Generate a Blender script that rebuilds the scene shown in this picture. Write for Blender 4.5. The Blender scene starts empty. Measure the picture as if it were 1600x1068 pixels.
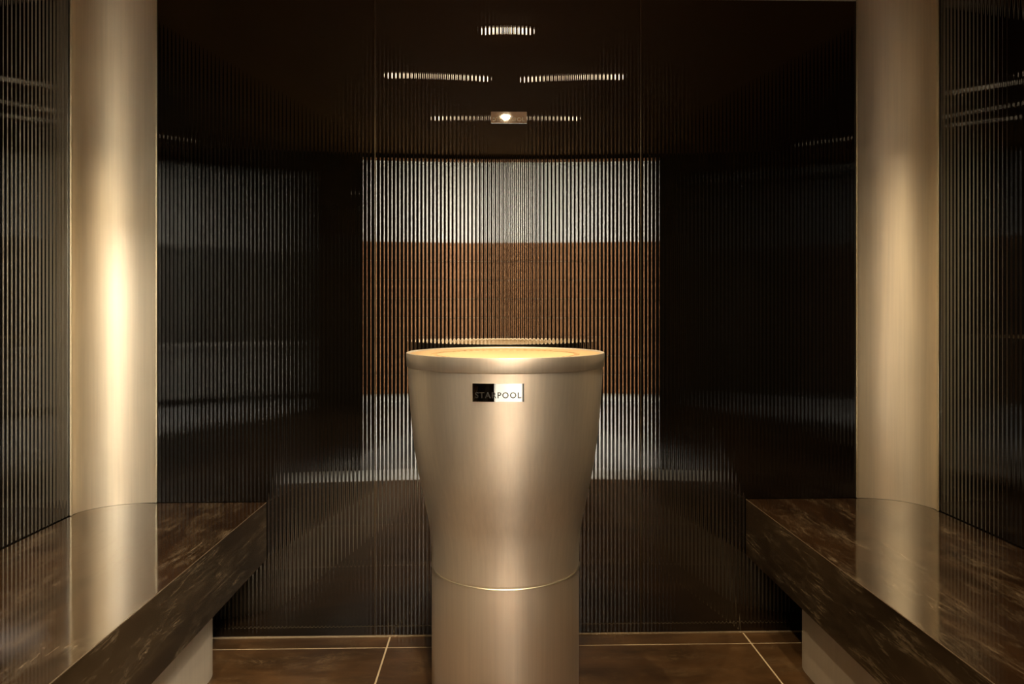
import bpy, bmesh, math, random
from mathutils import Vector, Matrix
random.seed(7)
scene = bpy.context.scene
C = scene.collection
PI = math.pi

# ------------------------------------------------------------------ camera
F_PX, YAW, HORIZON = 1106.5, 0.0252, 486.4
cam_d = bpy.data.cameras.new('camera')
cam_d.sensor_fit = 'HORIZONTAL'; cam_d.sensor_width = 36.0
cam_d.lens = 36.0 * F_PX / 1600.0
cam_d.shift_y = -(534.0 - HORIZON) / 1600.0
cam_d.clip_start = 0.01
cam = bpy.data.objects.new('camera', cam_d); C.objects.link(cam)
cam.location = (-0.05, -2.4074, 1.10)
cam.rotation_euler = (PI / 2, 0, -YAW)
scene.camera = cam

# ------------------------------------------------------------------ world, exposure
w = bpy.data.worlds.new('world'); scene.world = w; w.use_nodes = True
w.node_tree.nodes['Background'].inputs[0].default_value = (0.02, 0.018, 0.015, 1)
w.node_tree.nodes['Background'].inputs[1].default_value = 0.2
vs = scene.view_settings
vs.view_transform = 'Standard'; vs.look = 'None'; vs.gamma = 1.0; vs.exposure = 0.0
vs.use_curve_mapping = False
scene.cycles.max_bounces = 5
scene.cycles.min_light_bounces = 2     # keep faint mirror-on-mirror paths alive

LOBBY_FILL = 245.0        # brightness of the fill panels added in the lobby ceiling
WARM = (1.0, 0.77, 0.48)

# ------------------------------------------------------------------ materials
def material(name):
    m = bpy.data.materials.new(name); m.use_nodes = True
    return m, m.node_tree, m.node_tree.nodes['Principled BSDF']

def plain(name, col, rough=0.5, metal=0.0, ior=1.5, coat=0.0):
    m, nt, b = material(name)
    b.inputs['Base Color'].default_value = (*col, 1)
    b.inputs['Roughness'].default_value = rough
    b.inputs['Metallic'].default_value = metal
    b.inputs['IOR'].default_value = ior
    b.inputs['Coat Weight'].default_value = coat
    return m

def emitter(name, col, strength):
    m, nt, b = material(name)
    b.inputs['Base Color'].default_value = (0.8, 0.8, 0.8, 1)
    b.inputs['Emission Color'].default_value = (*col, 1)
    b.inputs['Emission Strength'].default_value = strength
    return m

def ramp(nt, fac, stops):
    r = nt.nodes.new('ShaderNodeValToRGB')
    els = r.color_ramp.elements
    while len(els) < len(stops): els.new(0.5)
    for e, (p, c) in zip(els, stops):
        e.position = p; e.color = (*c, 1)
    nt.links.new(fac, r.inputs[0])
    return r.outputs[0]

def coords(nt, scale=(1, 1, 1), rot=(0, 0, 0), obj=False):
    tc = nt.nodes.new('ShaderNodeTexCoord')
    geo = nt.nodes.new('ShaderNodeNewGeometry')
    mp = nt.nodes.new('ShaderNodeMapping')
    mp.inputs['Scale'].default_value = scale; mp.inputs['Rotation'].default_value = rot
    nt.links.new(tc.outputs['Object'] if obj else geo.outputs['Position'], mp.inputs[0])
    return mp.outputs[0]

def noise(nt, vec, scale, detail=6, rough=0.6, dist=0.0):
    n = nt.nodes.new('ShaderNodeTexNoise')
    n.inputs['Scale'].default_value = scale; n.inputs['Detail'].default_value = detail
    n.inputs['Roughness'].default_value = rough; n.inputs['Distortion'].default_value = dist
    nt.links.new(vec, n.inputs['Vector'])
    return n.outputs['Fac']

def satin_metal(name, col, rough, streak=0.04):
    m, nt, b = material(name)
    v = coords(nt, (1.0, 1.0, 0.02))
    n = noise(nt, v, 120, 3)
    c0 = tuple(x * (1 - streak) for x in col); c1 = tuple(min(1, x * (1 + streak)) for x in col)
    nt.links.new(ramp(nt, n, [(0.3, c0), (0.7, c1)]), b.inputs['Base Color'])
    b.inputs['Metallic'].default_value = 1.0
    mr = nt.nodes.new('ShaderNodeMapRange')
    mr.inputs[3].default_value = rough - 0.02; mr.inputs[4].default_value = rough + 0.02
    nt.links.new(noise(nt, coords(nt), 6, 2), mr.inputs[0])
    nt.links.new(mr.outputs[0], b.inputs['Roughness'])
    return m

def brown_stone(name, streak, rough, base, vein, amount=1.0):
    """dark polished stone: soft streaks and thin broken pale veins, both drawn out along one direction"""
    m, nt, b = material(name)
    sx, sy, sz = streak
    def node(op, a, b_):
        n = nt.nodes.new('ShaderNodeMath'); n.operation = op
        for k, q in enumerate((a, b_)):
            if isinstance(q, (int, float)): n.inputs[k].default_value = q
            else: nt.links.new(q, n.inputs[k])
        return n.outputs[0]
    cloud = noise(nt, coords(nt, (sx * 0.35, sy * 0.6, sz * 0.35)), 3.0, 8, 0.62, 0.7)
    dark = tuple(x * 0.45 for x in base); light = tuple(x * 1.9 for x in base)
    body = ramp(nt, cloud, [(0.32, dark), (0.5, base), (0.72, light)])
    def ridge(scale, width, rot=0.0):
        n = noise(nt, coords(nt, (sx * scale, sy * scale, sz * scale), (0, 0, rot)), 1.0, 9, 0.62, 1.4)
        d = node('ABSOLUTE', node('SUBTRACT', n, 0.5), 0)
        return ramp(nt, d, [(0.0, (1, 1, 1)), (width * 0.4, (0.35,) * 3), (width, (0, 0, 0))])
    patch = ramp(nt, noise(nt, coords(nt, (sx * 0.5, sy * 1.2, sz * 0.5)), 4.0, 5, 0.7, 0.5), [(0.46, (0, 0, 0)), (0.68, (1, 1, 1))])
    fine = ramp(nt, noise(nt, coords(nt, (sx, sy * 2.2, sz)), 22.0, 5, 0.75, 0.8), [(0.56, (0, 0, 0)), (0.72, (0.8,) * 3)])
    v = node('MULTIPLY', node('ADD', node('ADD', ridge(3.0, 0.05), node('MULTIPLY', ridge(7.0, 0.06, 0.12), 0.6)), fine), node('MULTIPLY', patch, amount))
    cl = nt.nodes.new('ShaderNodeClamp'); nt.links.new(v, cl.inputs[0])
    mix = nt.nodes.new('ShaderNodeMix'); mix.data_type = 'RGBA'
    nt.links.new(cl.outputs[0], mix.inputs[0]); nt.links.new(body, mix.inputs[6])
    mix.inputs[7].default_value = (*vein, 1)
    nt.links.new(mix.outputs[2], b.inputs['Base Color'])
    mr = nt.nodes.new('ShaderNodeMapRange')
    mr.inputs[3].default_value = rough; mr.inputs[4].default_value = rough + 0.12
    nt.links.new(cl.outputs[0], mr.inputs[0]); nt.links.new(mr.outputs[0], b.inputs['Roughness'])
    return m

M = {}
M['fluted'] = plain('black fluted glass', (0.0022, 0.0016, 0.0009), 0.012, 0, 2.1)
M['flat_black'] = plain('black glass', (0.008, 0.007, 0.006), 0.06, 0, 1.5)
M['cove'] = satin_metal('satin champagne metal', (0.93, 0.83, 0.66), 0.47)
M['bowl'] = satin_metal('satin champagne bowl metal', (0.84, 0.755, 0.63), 0.47)
M['dish'] = satin_metal('satin dish metal', (0.82, 0.58, 0.31), 0.5)
M['polished'] = plain('polished champagne edge', (0.90, 0.83, 0.66), 0.32, 1.0)
M['joint'] = plain('glass joint', (0.20, 0.165, 0.11), 0.3, 1.0)
M['chrome'] = plain('mirror chrome', (0.27, 0.265, 0.25), 0.015, 1.0)
M['bright_chrome'] = plain('bright chrome', (0.85, 0.83, 0.80), 0.03, 1.0)
M['letter'] = plain('dark engraved lettering', (0.015, 0.013, 0.011), 0.4)
M['letter'].node_tree.nodes['Principled BSDF'].inputs['Specular IOR Level'].default_value = 0.3
M['letter_metal'] = plain('engraved metal lettering', (0.20, 0.17, 0.12), 0.3, 1.0)
M['bench_top'] = brown_stone('polished brown stone seat', (7.0, 1.0, 7.0), 0.07, (0.018, 0.009, 0.004), (0.14, 0.10, 0.06), 0.7)
M['bench_front'] = brown_stone('brown stone front', (7.5, 0.8, 7.5), 0.2, (0.017, 0.0105, 0.005), (0.12, 0.087, 0.052), 0.7)
M['tile'] = brown_stone('brown stone floor tile', (2.2, 3.2, 2.0), 0.34, (0.055, 0.028, 0.011), (0.12, 0.078, 0.04), 0.6)
for k_, v_ in (('tile', 0.15), ('bench_front', 0.22), ('bench_top', 0.4)):
    M[k_].node_tree.nodes['Principled BSDF'].inputs['Specular IOR Level'].default_value = v_
M['edge'] = plain('pale mitred stone edge', (0.085, 0.058, 0.034), 0.4)  # highlight along the bench's mitred edge, put into the colour
M['grout'] = plain('pale grout', (0.46, 0.36, 0.22), 0.8)
M['bead'] = plain('sealing bead', (0.24, 0.18, 0.11), 0.5)
M['plinth'] = satin_metal('pale plinth', (0.62, 0.55, 0.43), 0.45)
M['plinth'].node_tree.nodes['Principled BSDF'].inputs['Metallic'].default_value = 0.6
M['ceiling'] = plain('brown ceiling', (0.13, 0.06, 0.012), 0.7)
M['ceiling'].node_tree.nodes['Principled BSDF'].inputs['Specular IOR Level'].default_value = 0.1
M['dark'] = plain('dark cavity', (0.02, 0.015, 0.01), 0.6)
M['lamp_glow'] = emitter('warm lamp lens', WARM, 38.0)
M['lamp_ring'] = plain('dark lamp ring', (0.05, 0.045, 0.04), 0.35, 1.0)
M['white'] = plain('white paint', (0.80, 0.79, 0.74), 0.7)
M['lobby_floor'] = plain('pale stone lobby floor', (0.62, 0.64, 0.64), 0.35)
M['lobby_grey'] = plain('grey wall cladding', (0.30, 0.29, 0.26), 0.6)
M['lobby_dark'] = plain('dark brown cladding', (0.05, 0.03, 0.018), 0.5)
M['lobby_side'] = plain('pale side wall paint', (0.74, 0.72, 0.67), 0.7)
M['led'] = emitter('LED panel diffuser', (1.0, 0.92, 0.79), LOBBY_FILL)
def wood():
    m, nt, b = material('warm wood boards')
    n = noise(nt, coords(nt, (0.5, 1, 7)), 3.0, 6, 0.6, 0.5)
    nt.links.new(ramp(nt, n, [(0.3, (0.20, 0.09, 0.037)), (0.7, (0.42, 0.20, 0.08))]), b.inputs['Base Color'])
    b.inputs['Roughness'].default_value = 0.45
    return m
M['wood'] = wood()

# ------------------------------------------------------------------ helpers
def obj(name, bm, mat, parent=None, smooth=None):
    me = bpy.data.meshes.new(name)
    bm.normal_update(); bm.to_mesh(me); bm.free()
    me.materials.append(mat)
    o = bpy.data.objects.new(name, me); C.objects.link(o)
    if smooth is not None:
        for p in me.polygons: p.use_smooth = True
        if smooth < 3.1: me.set_sharp_from_angle(angle=smooth)
    if parent is not None: o.parent = parent
    return o

def empty(name, loc=(0, 0, 0)):
    o = bpy.data.objects.new(name, None); C.objects.link(o)
    o.location = loc; o.empty_display_size = 0.1
    return o

def tag(o, label=None, cat=None, group=None, kind=None):
    if label: o['label'] = label
    if cat: o['category'] = cat
    if group: o['group'] = group
    if kind: o['kind'] = kind
    return o

def box(bm, x0, x1, y0, y1, z0, z1, bevel=0.0):
    vs_ = [bm.verts.new((x, y, z)) for z in (z0, z1) for y in (y0, y1) for x in (x0, x1)]
    fs = [bm.faces.new([vs_[i] for i in q]) for q in
          ((0, 2, 3, 1), (4, 5, 7, 6), (0, 1, 5, 4), (1, 3, 7, 5), (3, 2, 6, 7), (2, 0, 4, 6))]
    if bevel:
        es = list({e for f in fs for e in f.edges})
        bmesh.ops.bevel(bm, geom=es, offset=bevel, segments=2, affect='EDGES')

def box_obj(name, dims, mat, parent=None, bevel=0.0):
    bm = bmesh.new(); box(bm, *dims, bevel=bevel)
    return obj(name, bm, mat, parent)

def prism(bm, pts, z0, z1):
    """vertical prism over a counter-clockwise plan outline"""
    a = [bm.verts.new((x, y, z0)) for x, y in pts]; b = [bm.verts.new((x, y, z1)) for x, y in pts]
    bm.faces.new(list(reversed(a))); bm.faces.new(b)
    n = len(pts)
    for i in range(n):
        j = (i + 1) % n
        bm.faces.new((a[i], a[j], b[j], b[i]))

def lathe(bm, prof, n=128, closed=False):
    """revolve (r, z) points about the z axis; points run so that normals face outward"""
    rings = []
    for r, z in prof:
        if r < 1e-6: rings.append([bm.verts.new((0, 0, z))])
        else: rings.append([bm.verts.new((r * math.cos(2 * PI * k / n), r * math.sin(2 * PI * k / n), z)) for k in range(n)])
    pairs = list(zip(rings, rings[1:]))
    if closed: pairs.append((rings[-1], rings[0]))
    for a, b in pairs:
        for k in range(n):
            l = (k + 1) % n
            if len(a) == 1 and len(b) == 1: continue
            if len(a) == 1: bm.faces.new((a[0], b[l], b[k]))
            elif len(b) == 1: bm.faces.new((a[k], a[l], b[0]))
            else: bm.faces.new((a[k], a[l], b[l], b[k]))

def fluted_panel(name, origin, along, normal, length, z0, z1, pitch, slope, parent, thick=0.008, seg=12):
    """one pane of reeded glass: a sinusoidal face of vertical reeds with real depth"""
    a = Vector(along); nrm = Vector(normal); o0 = Vector(origin)
    amp = slope * pitch / (2 * PI)
    n = int(round(length / pitch * seg))
    bm = bmesh.new()
    fb, ft = [], []
    for i in range(n + 1):
        s = length * i / n
        p = o0 + a * s + nrm * (amp * math.cos(2 * PI * s / pitch))
        fb.append(bm.verts.new((p.x, p.y, z0))); ft.append(bm.verts.new((p.x, p.y, z1)))
    bk = []
    for s in (0, length):
        p = o0 + a * s - nrm * thick
        bk.append((bm.verts.new((p.x, p.y, z0)), bm.verts.new((p.x, p.y, z1))))
    for i in range(n): bm.faces.new((fb[i], fb[i + 1], ft[i + 1], ft[i]))
    bm.faces.new((bk[1][0], bk[0][0], bk[0][1], bk[1][1]))
    bm.faces.new((bk[0][0], fb[0], ft[0], bk[0][1])); bm.faces.new((fb[n], bk[1][0], bk[1][1], ft[n]))
    bm.faces.new(ft + [bk[1][1], bk[0][1]]); bm.faces.new(list(reversed(fb)) + [bk[0][0], bk[1][0]])
    bmesh.ops.recalc_face_normals(bm, faces=bm.faces)
    return obj(name, bm, M['fluted'], parent, smooth=math.radians(40))

def text_mesh(body, width, depth, spacing=1.12, xscale=1.0):
    """lettering as solid mesh data lying in XY, centred, `width` wide"""
    cu = bpy.data.curves.new('lettering', 'FONT'); cu.body = body
    cu.align_x = 'CENTER'; cu.align_y = 'CENTER'; cu.space_character = spacing
    cu.extrude = 0.02; cu.offset = 0.012; cu.resolution_u = 4
    t = bpy.data.objects.new('lettering', cu); C.objects.link(t)
    dg = bpy.context.evaluated_depsgraph_get(); dg.update()
    me = bpy.data.meshes.new_from_object(t.evaluated_get(dg))
    bpy.data.objects.remove(t); bpy.data.curves.remove(cu)
    xs = [v.co.x for v in me.vertices]; ys = [v.co.y for v in me.vertices]
    cx, cy = (max(xs) + min(xs)) / 2, (max(ys) + min(ys)) / 2
    s = width / (max(xs) - min(xs))
    for v in me.vertices:
        v.co = ((v.co.x - cx) * s, (v.co.y - cy) * s / xscale, depth * (1 if v.co.z > 0 else -0.2))
    return me

# ------------------------------------------------------------------ room geometry
HX = 1.382                 # half width of the steam room
TOP = 2.168                # top edge of the glass
CEIL = 2.20
FRONT = -2.56              # inner face of the front wall
BENCH_Z = 0.458; BENCH_T = 0.191
SEAM_L, SEAM_R = -0.453, 0.451
COVE = {-1: (-1.185, -0.1415), 1: (1.199, -0.155)}   # where each cove meets the back wall (x) and its side wall (y)
SLOPE = 0.135; PITCH = 0.0132

def cove_points(s, n=28, off=0.0):
    """concave quarter curve from the back wall to the side wall (plan view)"""
    bx, sy = COVE[s]
    rx = HX - abs(bx); ry = abs(sy)
    cx, cy = bx, sy
    return [(cx + s * (rx + off) * math.sin(t), cy + (ry + off) * math.cos(t)) for t in [PI / 2 * k / n for k in range(n + 1)]]

# floor: grout bed with stone tiles standing just proud of it
fl = tag(box_obj('floor', (-HX - 0.05, HX + 0.05, FRONT - 0.12, 0.05, -0.06, -0.0008), M['grout']), kind='structure')
xe = [-HX - 0.02, -0.402, 0.803, HX + 0.02]; ye = [0.012, -0.078, -0.678, -1.278, -1.878, -2.24]
for i in range(3):
    for j in range(5):
        g = 0.0026
        box_obj('tile', (xe[i] + g, xe[i + 1] - g, ye[j + 1] + g, ye[j] - g, -0.012, 0.0), M['tile'], fl, bevel=0.0006)

box_obj('entrance_slab', (-HX - 0.02, HX + 0.02, FRONT - 0.12, -2.245, -0.012, 0.0), M['lobby_floor'], fl, bevel=0.0006)

# back wall: three panes of black reeded glass with narrow metal joints
wb = tag(box_obj('wall_back', (-HX - 0.06, HX + 0.06, 0.012, 0.08, 0, CEIL), M['flat_black']), kind='structure')
e = 0.0012
for x0, x1 in ((COVE[-1][0] + 0.002, SEAM_L - e), (SEAM_L + e, SEAM_R - e), (SEAM_R + e, COVE[1][0] - 0.002)):
    fluted_panel('glass_panel', (x0, 0.001, 0), (1, 0, 0), (0, -1, 0), x1 - x0, 0.006, TOP, PITCH, SLOPE, wb)
for x in (SEAM_L, SEAM_R):
    box_obj('joint_strip', (x - e * 0.9, x + e * 0.9, 0.0004, 0.010, 0.006, TOP), M['joint'], wb)

# side walls
for s, nm in ((-1, 'wall_left'), (1, 'wall_right')):
    xa, xb = sorted((s * (HX + 0.012), s * (HX + 0.08)))
    ws = tag(box_obj(nm, (xa, xb, FRONT - 0.1, 0.08, 0, CEIL), M['flat_black']), kind='structure')
    ya = COVE[s][1] - 0.003
    prev = ya
    for yb in (-1.15, FRONT + 0.002):
        fluted_panel('glass_panel', (s * (HX + 0.001), prev, 0), (0, -1, 0), (-s, 0, 0), prev - yb - 0.0024, 0.006, TOP, 0.0172, SLOPE, ws)
        prev = yb
    box_obj('joint_strip', tuple(sorted((s * (HX + 0.0004), s * (HX + 0.010)))) + (-1.1521, -1.1500, 0.006, TOP), M['joint'], ws)

# rounded corner covers of satin metal, each with two bright edge strips
for s, nm, lab in ((-1, 'corner_cover', 'tall concave champagne metal corner cover above the left bench'),
                   (1, 'corner_cover', 'tall concave champagne metal corner cover above the right bench')):
    t = empty(nm, (s * (HX - 0.05), -0.05, 0)); tag(t, lab, 'corner cover', 'metal corner covers')
    off = Vector(t.location)
    inner = cove_points(s); outer = cove_points(s, off=0.0025)
    bm = bmesh.new()
    ring = [(x - off.x, y - off.y) for x, y in inner] + [(x - off.x, y - off.y) for x, y in reversed(outer)]
    if s > 0: ring = ring[::-1]
    prism(bm, ring, BENCH_Z + 0.0005, CEIL - 0.002)
    bmesh.ops.recalc_face_normals(bm, faces=bm.faces)
    obj('panel', bm, M['cove'], t, smooth=math.radians(30))
    bx, sy = COVE[s]
    d = 0.0028
    xa, xb = sorted((bx - s * 0.0045, bx + s * 0.0005))
    box_obj('edge_strip', (xa - off.x, xb - off.x, -0.006 - off.y, 0.0 - off.y, BENCH_Z + 0.0005, CEIL - 0.003), M['polished'], t, bevel=0.0022)
    xa, xb = sorted((s * (HX - 0.006), s * HX))
    box_obj('edge_strip', (xa - off.x, xb - off.x, sy - 0.012 - off.y, sy + 0.0005 - off.y, BENCH_Z + 0.0005, CEIL - 0.003), M['polished'], t, bevel=0.0022)

# light metal trim above the glass and a pale sealing bead along its foot
tag(box_obj('trim_1', (COVE[-1][0], COVE[1][0], -0.004, 0.012, TOP + 0.0005, CEIL), M['plinth']), kind='structure')
tag(box_obj('trim_2', (-1.35, 1.35, -0.003, 0.004, 0.0003, 0.0042), M['bead']), kind='structure')

# ceiling
tag(box_obj('ceiling', (-HX - 0.08, HX + 0.08, FRONT - 0.1, 0.08, CEIL, CEIL + 0.06), M['ceiling']), kind='structure')

# front wall with the open doorway (behind the camera; mirrored in the black glass)
DOOR_L, DOOR_R, DOOR_H = -0.345, 0.47, 2.17
wf = tag(empty('wall_front', (0, FRONT, 0)), kind='structure')
for dims in ((-HX - 0.08, DOOR_L, -0.1, 0, 0, CEIL), (DOOR_R, HX + 0.08, -0.1, 0, 0, CEIL), (DOOR_L, DOOR_R, -0.1, 0, DOOR_H, CEIL)):
    box_obj('wall_section', dims, M['flat_black'], wf)

# ------------------------------------------------------------------ lobby beyond the doorway
LY0, LY1, LX0, LX1, LH = FRONT - 0.1, -6.3, -2.6, 4.2, 2.9
lf = tag(box_obj('floor_lobby', (LX0, LX1, LY1, LY0 - 0.02, -0.05, 0.0), M['lobby_floor']), kind='structure')
tag(box_obj('ceiling_lobby', (LX0, LX1, LY1, LY0, LH, LH + 0.05), M['white']), kind='structure')
wbk = tag(box_obj('wall_lobby_far', (LX0, LX1, LY1 - 0.1, LY1, 0, LH), M['white']), kind='structure')
for k in range(8):
    box_obj('board', (LX0, 1.45, LY1 + 0.001, LY1 + 0.022, 0.10 + k * 0.232, 0.10 + k * 0.232 + 0.222), M['wood'], wbk)
box_obj('cladding', (LX0, -1.25, LY1 + 0.023, LY1 + 0.035, 0.0, LH), M['lobby_dark'], wbk)  # dark sheet added to keep the right glass panel's reflection dark
box_obj('cladding', (1.45, LX1, LY1 + 0.001, LY1 + 0.015, 0.0, 1.95), M['lobby_grey'], wbk)
tag(box_obj('wall_lobby_left', (LX0 - 0.1, LX0, LY1, LY0, 0, LH), M['lobby_dark']), kind='structure')
tag(box_obj('wall_lobby_right', (LX1, LX1 + 0.1, LY1, LY0, 0, LH), M['lobby_side']), kind='structure')
tag(box_obj('wall_lobby_near', (LX0, LX1, LY0 + 0.001, LY0 + 0.05, CEIL + 0.06, LH), M['white']), kind='structure')
for x0, x1, nm in ((LX0, -HX - 0.08, 'wall_lobby_near_left'), (HX + 0.08, LX1, 'wall_lobby_near_right')):
    tag(box_obj(nm, (x0, x1, LY0 + 0.001, LY0 + 0.05, 0, CEIL + 0.06), M['white']), kind='structure')
for k, (x, y) in enumerate(((0.9, -3.6), (2.7, -3.6), (0.9, -4.8), (2.7, -4.6))):  # glowing panels added to light the room through the doorway
    t = tag(empty('ceiling_light', (x, y, LH - 0.012)), ('LED panel in the lobby ceiling, near the doorway and middle', 'LED panel in the lobby ceiling, near the doorway and far right', 'LED panel in the lobby ceiling, by the wooden wall and middle', 'LED panel in the lobby ceiling, by the wooden wall and far right')[k], 'ceiling light', 'lobby LED panels')
    box_obj('frame', (-0.32, 0.32, -0.32, 0.32, 0.002, 0.012), M['white'], t)
    box_obj('diffuser', (-0.30, 0.30, -0.30, 0.30, -0.004, 0.002), M['led'], t)
ct = tag(empty('lobby_counter', (2.75, -5.6, 0)), 'low white counter standing against the grey lobby wall', 'counter')  # added block, unseen itself, brightens the left panel's reflection
box_obj('body', (-1.15, 1.15, -0.40, 0.34, 0.08, 0.66), M['white'], ct, bevel=0.004)
box_obj('base', (-1.10, 1.10, -0.38, 0.30, 0.0, 0.08), M['dark'], ct)
box_obj('top', (-1.18, 1.18, -0.42, 0.38, 0.66, 0.70), M['lobby_side'], ct, bevel=0.004)
# dark glass door leaf, added to block lobby light reaching the right panel
dr = tag(empty('door_1', (DOOR_L, LY0, 0)), kind='structure'); dr.rotation_euler.z = -0.08
box_obj('leaf', (-0.012, 0.0, -0.82, -0.02, 0.01, DOOR_H - 0.01), M['flat_black'], dr)
box_obj('handle', (0.0, 0.03, -0.76, -0.735, 0.85, 1.35), M['polished'], dr)

# ------------------------------------------------------------------ benches
PL_X, PL_Y, PL_R = 0.898, -0.154, 0.12
for s, side in ((-1, 'left'), (1, 'right')):
    t = empty('bench', (s * 1.1, -1.1, 0))
    tag(t, 'dark brown veined stone bench along the %s fluted wall' % side, 'bench', 'stone benches')
    ox, oy = s * 1.1, -1.1
    fx = 0.8165 if s < 0 else 0.8125
    yf = FRONT + 0.03
    xa, xb = sorted((s * fx, s * (HX - 0.003)))
    box_obj('seat_slab', (xa - ox, xb - ox, yf - oy, -0.003 - oy, BENCH_Z - 0.02, BENCH_Z), M['bench_top'], t, bevel=0.0016)
    # mitred front panel and underside
    xa, xb = sorted((s * (fx - 0.0006), s * (fx + 0.02)))
    box_obj('front_panel', (xa - ox, xb - ox, yf - oy, -0.0035 - oy, BENCH_Z - BENCH_T, BENCH_Z - 0.0012), M['bench_front'], t, bevel=0.0008)
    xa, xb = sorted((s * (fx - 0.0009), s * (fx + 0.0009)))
    box_obj('edge_line', (xa - ox, xb - ox, yf - oy, -0.0036 - oy, BENCH_Z - 0.0011, BENCH_Z + 0.0004), M['edge'], t)  # thin paler strip painted as the glint on the mitre
    xa, xb = sorted((s * (fx + 0.02), s * (HX - 0.003)))
    box_obj('underside', (xa - ox, xb - ox, yf - oy, COVE[s][1] - 0.01 - oy, BENCH_Z - BENCH_T + 0.004, BENCH_Z - 0.02), M['bench_front'], t)
    # plinth with a rounded end
    arc = [(s * (PL_X + PL_R - PL_R * math.sin(a)), PL_Y - PL_R + PL_R * math.cos(a)) for a in [PI / 2 * k / 14 for k in range(15)]]
    pts = arc + [(s * PL_X, yf + 0.1), (s * (HX - 0.004), yf + 0.1), (s * (HX - 0.004), PL_Y)]
    pts = [(x - ox, y - oy) for x, y in pts]
    bm = bmesh.new(); prism(bm, pts, 0.0, BENCH_Z - BENCH_T + 0.004)
    bmesh.ops.recalc_face_normals(bm, faces=bm.faces)
    obj('plinth', bm, M['plinth'], t, smooth=math.radians(30))

# ------------------------------------------------------------------ steam pedestal
PX, PY = -0.0176, -0.37
ped = empty('steam_pedestal', (PX, PY, 0))
tag(ped, 'flared satin champagne metal pedestal basin in the middle of the room', 'basin')
bm = bmesh.new()
lathe(bm, [(0.2095, 0.0), (0.2105, 0.004), (0.2105, 0.3795), (0.2085, 0.3815), (0.18, 0.3815)], 160)
obj('column', bm, M['bowl'], ped, smooth=math.radians(35))
bm = bmesh.new()
lathe(bm, [(0.18, 0.3812), (0.2122, 0.3812), (0.2128, 0.3822), (0.2122, 0.3832), (0.18, 0.3832)], 160)
obj('joint_ring', bm, M['polished'], ped, smooth=math.radians(60))
prof = [(0.18, 0.3836), (0.2098, 0.3836), (0.2110, 0.386), (0.2112, 0.41), (0.2120, 0.435), (0.2138, 0.460), (0.2168, 0.490), (0.2225, 0.525),
        (0.2300, 0.560), (0.2385, 0.600), (0.2460, 0.635), (0.2525, 0.670), (0.2585, 0.710), (0.2635, 0.750), (0.2672, 0.785),
        (0.2705, 0.825), (0.2735, 0.865), (0.2762, 0.905), (0.2780, 0.9445), (0.270, 0.9445)]
# smooth the profile a little (Catmull-Rom between the traced points)
def cr(p):
    out = []
    for i in range(len(p) - 1):
        a, b, c_, d_ = p[max(i - 1, 0)], p[i], p[i + 1], p[min(i + 2, len(p) - 1)]
        for k in range(4):
            u = k / 4
            out.append(tuple(0.5 * (2 * b[j] + (c_[j] - a[j]) * u + (2 * a[j] - 5 * b[j] + 4 * c_[j] - d_[j]) * u * u + (3 * b[j] - a[j] - 3 * c_[j] + d_[j]) * u ** 3) for j in (0, 1)))
    out.append(p[-1]); return out
prof = prof[:2] + cr(prof[2:-1]) + [prof[-1]]
bm = bmesh.new(); lathe(bm, prof, 192)
obj('bowl', bm, M['bowl'], ped, smooth=math.radians(35))
bm = bmesh.new()
lathe(bm, [(0.268, 0.9450), (0.2795, 0.9450), (0.2812, 0.9470), (0.2828, 0.980), (0.2822, 0.9838), (0.2800, 0.9850), (0.2770, 0.9846), (0.2745, 0.9825), (0.268, 0.9775)], 192)
obj('rim', bm, M['bowl'], ped, smooth=math.radians(50))
# shallow dish with a ring of slots
ZD, RI, RO = 0.9790, 0.196, 0.214
bm = bmesh.new()
lathe(bm, [(RO, ZD - 0.004), (RO, ZD - 0.0004), (0.2745, ZD + 0.0026), (0.2745, ZD - 0.004)], 192)
lathe(bm, [(0.0, ZD - 0.0065), (0.10, ZD - 0.0045), (0.17, ZD - 0.0016), (RI, ZD - 0.0008), (RI, ZD - 0.006)][::-1], 192)
bmesh.ops.recalc_face_normals(bm, faces=bm.faces)
for f in bm.faces:
    if f.normal.z < 0 and abs(f.normal.z) > 0.9: f.normal_flip()
obj('dish', bm, M['dish'], ped, smooth=math.radians(35))
bm = bmesh.new()
NS = 58
for k in range(NS):
    a0 = 2 * PI * (k - 0.2) / NS; a1 = 2 * PI * (k + 0.2) / NS
    q = [(RI - 0.001, a0), (RO + 0.001, a0), (RO + 0.001, a1), (RI - 0.001, a1)]
    prism(bm, [(r * math.cos(a), r * math.sin(a)) for r, a in q], ZD - 0.005, ZD - 0.0006)
obj('slot_bars', bm, M['dish'], ped)
bm = bmesh.new(); lathe(bm, [(0.2, 0.94), (0.0, 0.94)][::-1], 64); 
lathe(bm, [(0.24, 0.95), (0.24, 0.958), (0.0, 0.958)], 96)
obj('cavity', bm, M['dark'], ped)

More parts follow.
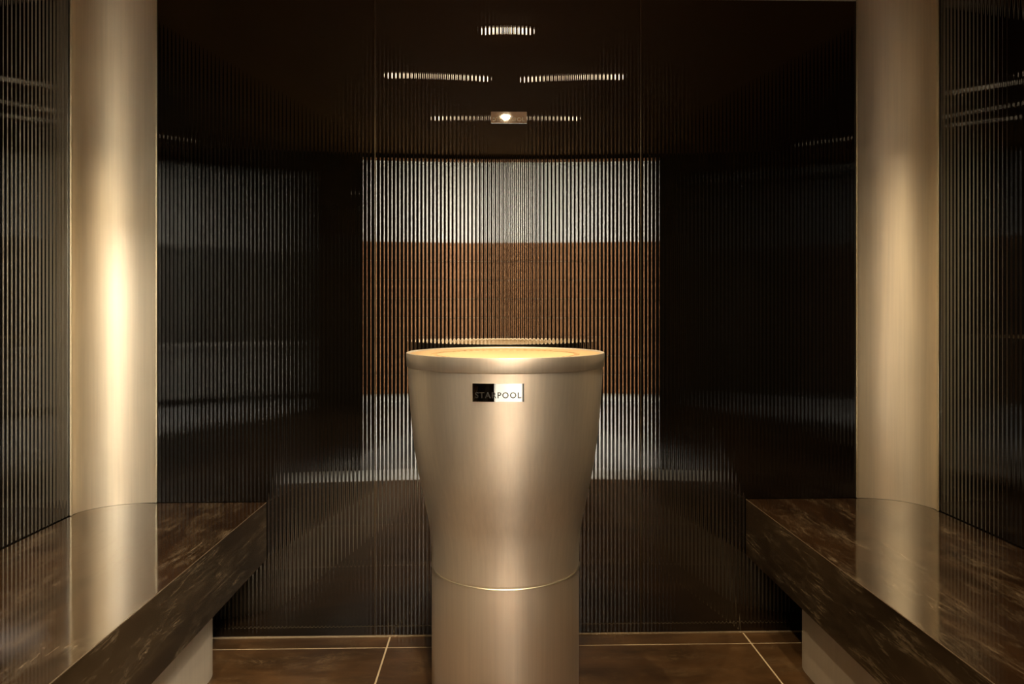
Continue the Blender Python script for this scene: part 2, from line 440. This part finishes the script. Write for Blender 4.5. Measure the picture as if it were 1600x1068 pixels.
# ------------------------------------------------------------------ badges
# curved mirror badge on the bowl
bw, bh, bz = 0.129, 0.0455, 0.898
th0 = -0.0225 / 0.2765
def bowl_r(z):
    for (r0, z0), (r1, z1) in zip(prof[2:], prof[3:]):
        if z0 <= z <= z1: return r0 + (r1 - r0) * (z - z0) / (z1 - z0)
    return 0.2765
R1, R0 = bowl_r(bz + bh / 2), bowl_r(bz - bh / 2)
def wrap(u, v, d):
    r = R0 + (R1 - R0) * (v + bh / 2) / bh + d
    if d < 0.001:                                   # back of the plate lies on the bowl
        a = -PI / 2 + th0 + u / 0.2765
        return (r * math.cos(a), r * math.sin(a), bz + v)
    a = u / 0.42 + 0.03                             # the face is a little flatter than the bowl
    q = Vector((0.42 * (math.sin(a) - math.sin(0.03)), -r - 0.42 * (math.cos(a) - math.cos(0.03)), 0))
    c_, s_ = math.cos(th0), math.sin(th0)
    return (q.x * c_ - q.y * s_, q.x * s_ + q.y * c_, bz + v)
bd = empty('name_badge', (PX, PY, 0)); tag(bd, 'mirror chrome badge lettered STARPOOL on the pedestal basin', 'badge', 'name badges')
bm = bmesh.new(); N = 24
grid = {}
for d in (0.0002, 0.0022):
    for i in range(N + 1):
        for j in (0, 1):
            grid[d, i, j] = bm.verts.new(wrap(-bw / 2 + bw * i / N, (-bh / 2, bh / 2)[j], d))
for i in range(N):
    bm.faces.new((grid[0.0022, i, 0], grid[0.0022, i + 1, 0], grid[0.0022, i + 1, 1], grid[0.0022, i, 1]))
    bm.faces.new((grid[0.0002, i, 0], grid[0.0002, i, 1], grid[0.0002, i + 1, 1], grid[0.0002, i + 1, 0]))
    for j in (0, 1): bm.faces.new((grid[0.0002, i, j], grid[0.0002, i + 1, j], grid[0.0022, i + 1, j], grid[0.0022, i, j]))
for i in (0, N): bm.faces.new((grid[0.0002, i, 0], grid[0.0022, i, 0], grid[0.0022, i, 1], grid[0.0002, i, 1]))
bmesh.ops.recalc_face_normals(bm, faces=bm.faces)
obj('plate', bm, M['chrome'], bd, smooth=math.radians(35))
me = text_mesh('STARPOOL', 0.116, 0.0004, 1.18)
for v in me.vertices: v.co = wrap(v.co.x, v.co.y - 0.0062, 0.00225 + v.co.z)
me.materials.clear(); me.materials.append(M['letter'])
o = bpy.data.objects.new('lettering', me); C.objects.link(o); o.parent = bd

# flat badge on the back wall
wz = 1.758; ww, wh = 0.122, 0.0395
bd = empty('name_badge', (0.0, -0.0015, wz)); tag(bd, 'small flat chrome badge lettered STARPOOL on the back wall', 'badge', 'name badges')
box_obj('plate', (-ww / 2, ww / 2, -0.003, 0, -wh / 2, wh / 2), M['bright_chrome'], bd, bevel=0.0007)
me = text_mesh('STARPOOL', 0.108, 0.0004, 1.18)
for v in me.vertices:
    x, y, z = v.co
    v.co = (x, -0.003 - z, y - 0.006)
me.materials.clear(); me.materials.append(M['letter_metal'])
o = bpy.data.objects.new('lettering', me); C.objects.link(o); o.parent = bd

# ------------------------------------------------------------------ ceiling downlights
def downlight(x, y, watts, cone, label, blend=0.6):
    t = empty('ceiling_spotlight', (x, y, CEIL)); tag(t, label, 'spotlight', 'recessed warm spotlights')
    bm = bmesh.new(); lathe(bm, [(0.024, -0.0002), (0.040, -0.0002), (0.040, -0.004), (0.024, -0.004)], 40, closed=True)
    bmesh.ops.recalc_face_normals(bm, faces=bm.faces)
    obj('ring', bm, M['lamp_ring'], t, smooth=math.radians(35))
    bm = bmesh.new(); lathe(bm, [(0.0, -0.020), (0.007, -0.0192), (0.014, -0.017), (0.0195, -0.013), (0.0225, -0.008), (0.0235, -0.0005)], 32)
    bmesh.ops.recalc_face_normals(bm, faces=bm.faces)
    obj('lens', bm, M['lamp_glow'], t, smooth=PI)
    L = bpy.data.lights.new('spot_beam', 'SPOT'); L.energy = watts; L.color = WARM
    L.spot_size = math.radians(cone); L.spot_blend = blend; L.shadow_soft_size = 0.012
    lo = bpy.data.objects.new('spot_beam', L); C.objects.link(lo); lo.parent = t; lo.location = (0, 0, -0.045)
    return t
downlight(0.0, -0.345, 150, 33, 'warm recessed spotlight in the ceiling straight above the pedestal', 1.0)
downlight(-0.315, -0.89, 74, 140, 'warm recessed spotlight left of the middle of the ceiling')
downlight(0.315, -0.89, 74, 140, 'warm recessed spotlight right of the middle of the ceiling')
downlight(0.015, -1.59, 70, 140, 'warm recessed spotlight nearest the doorway')
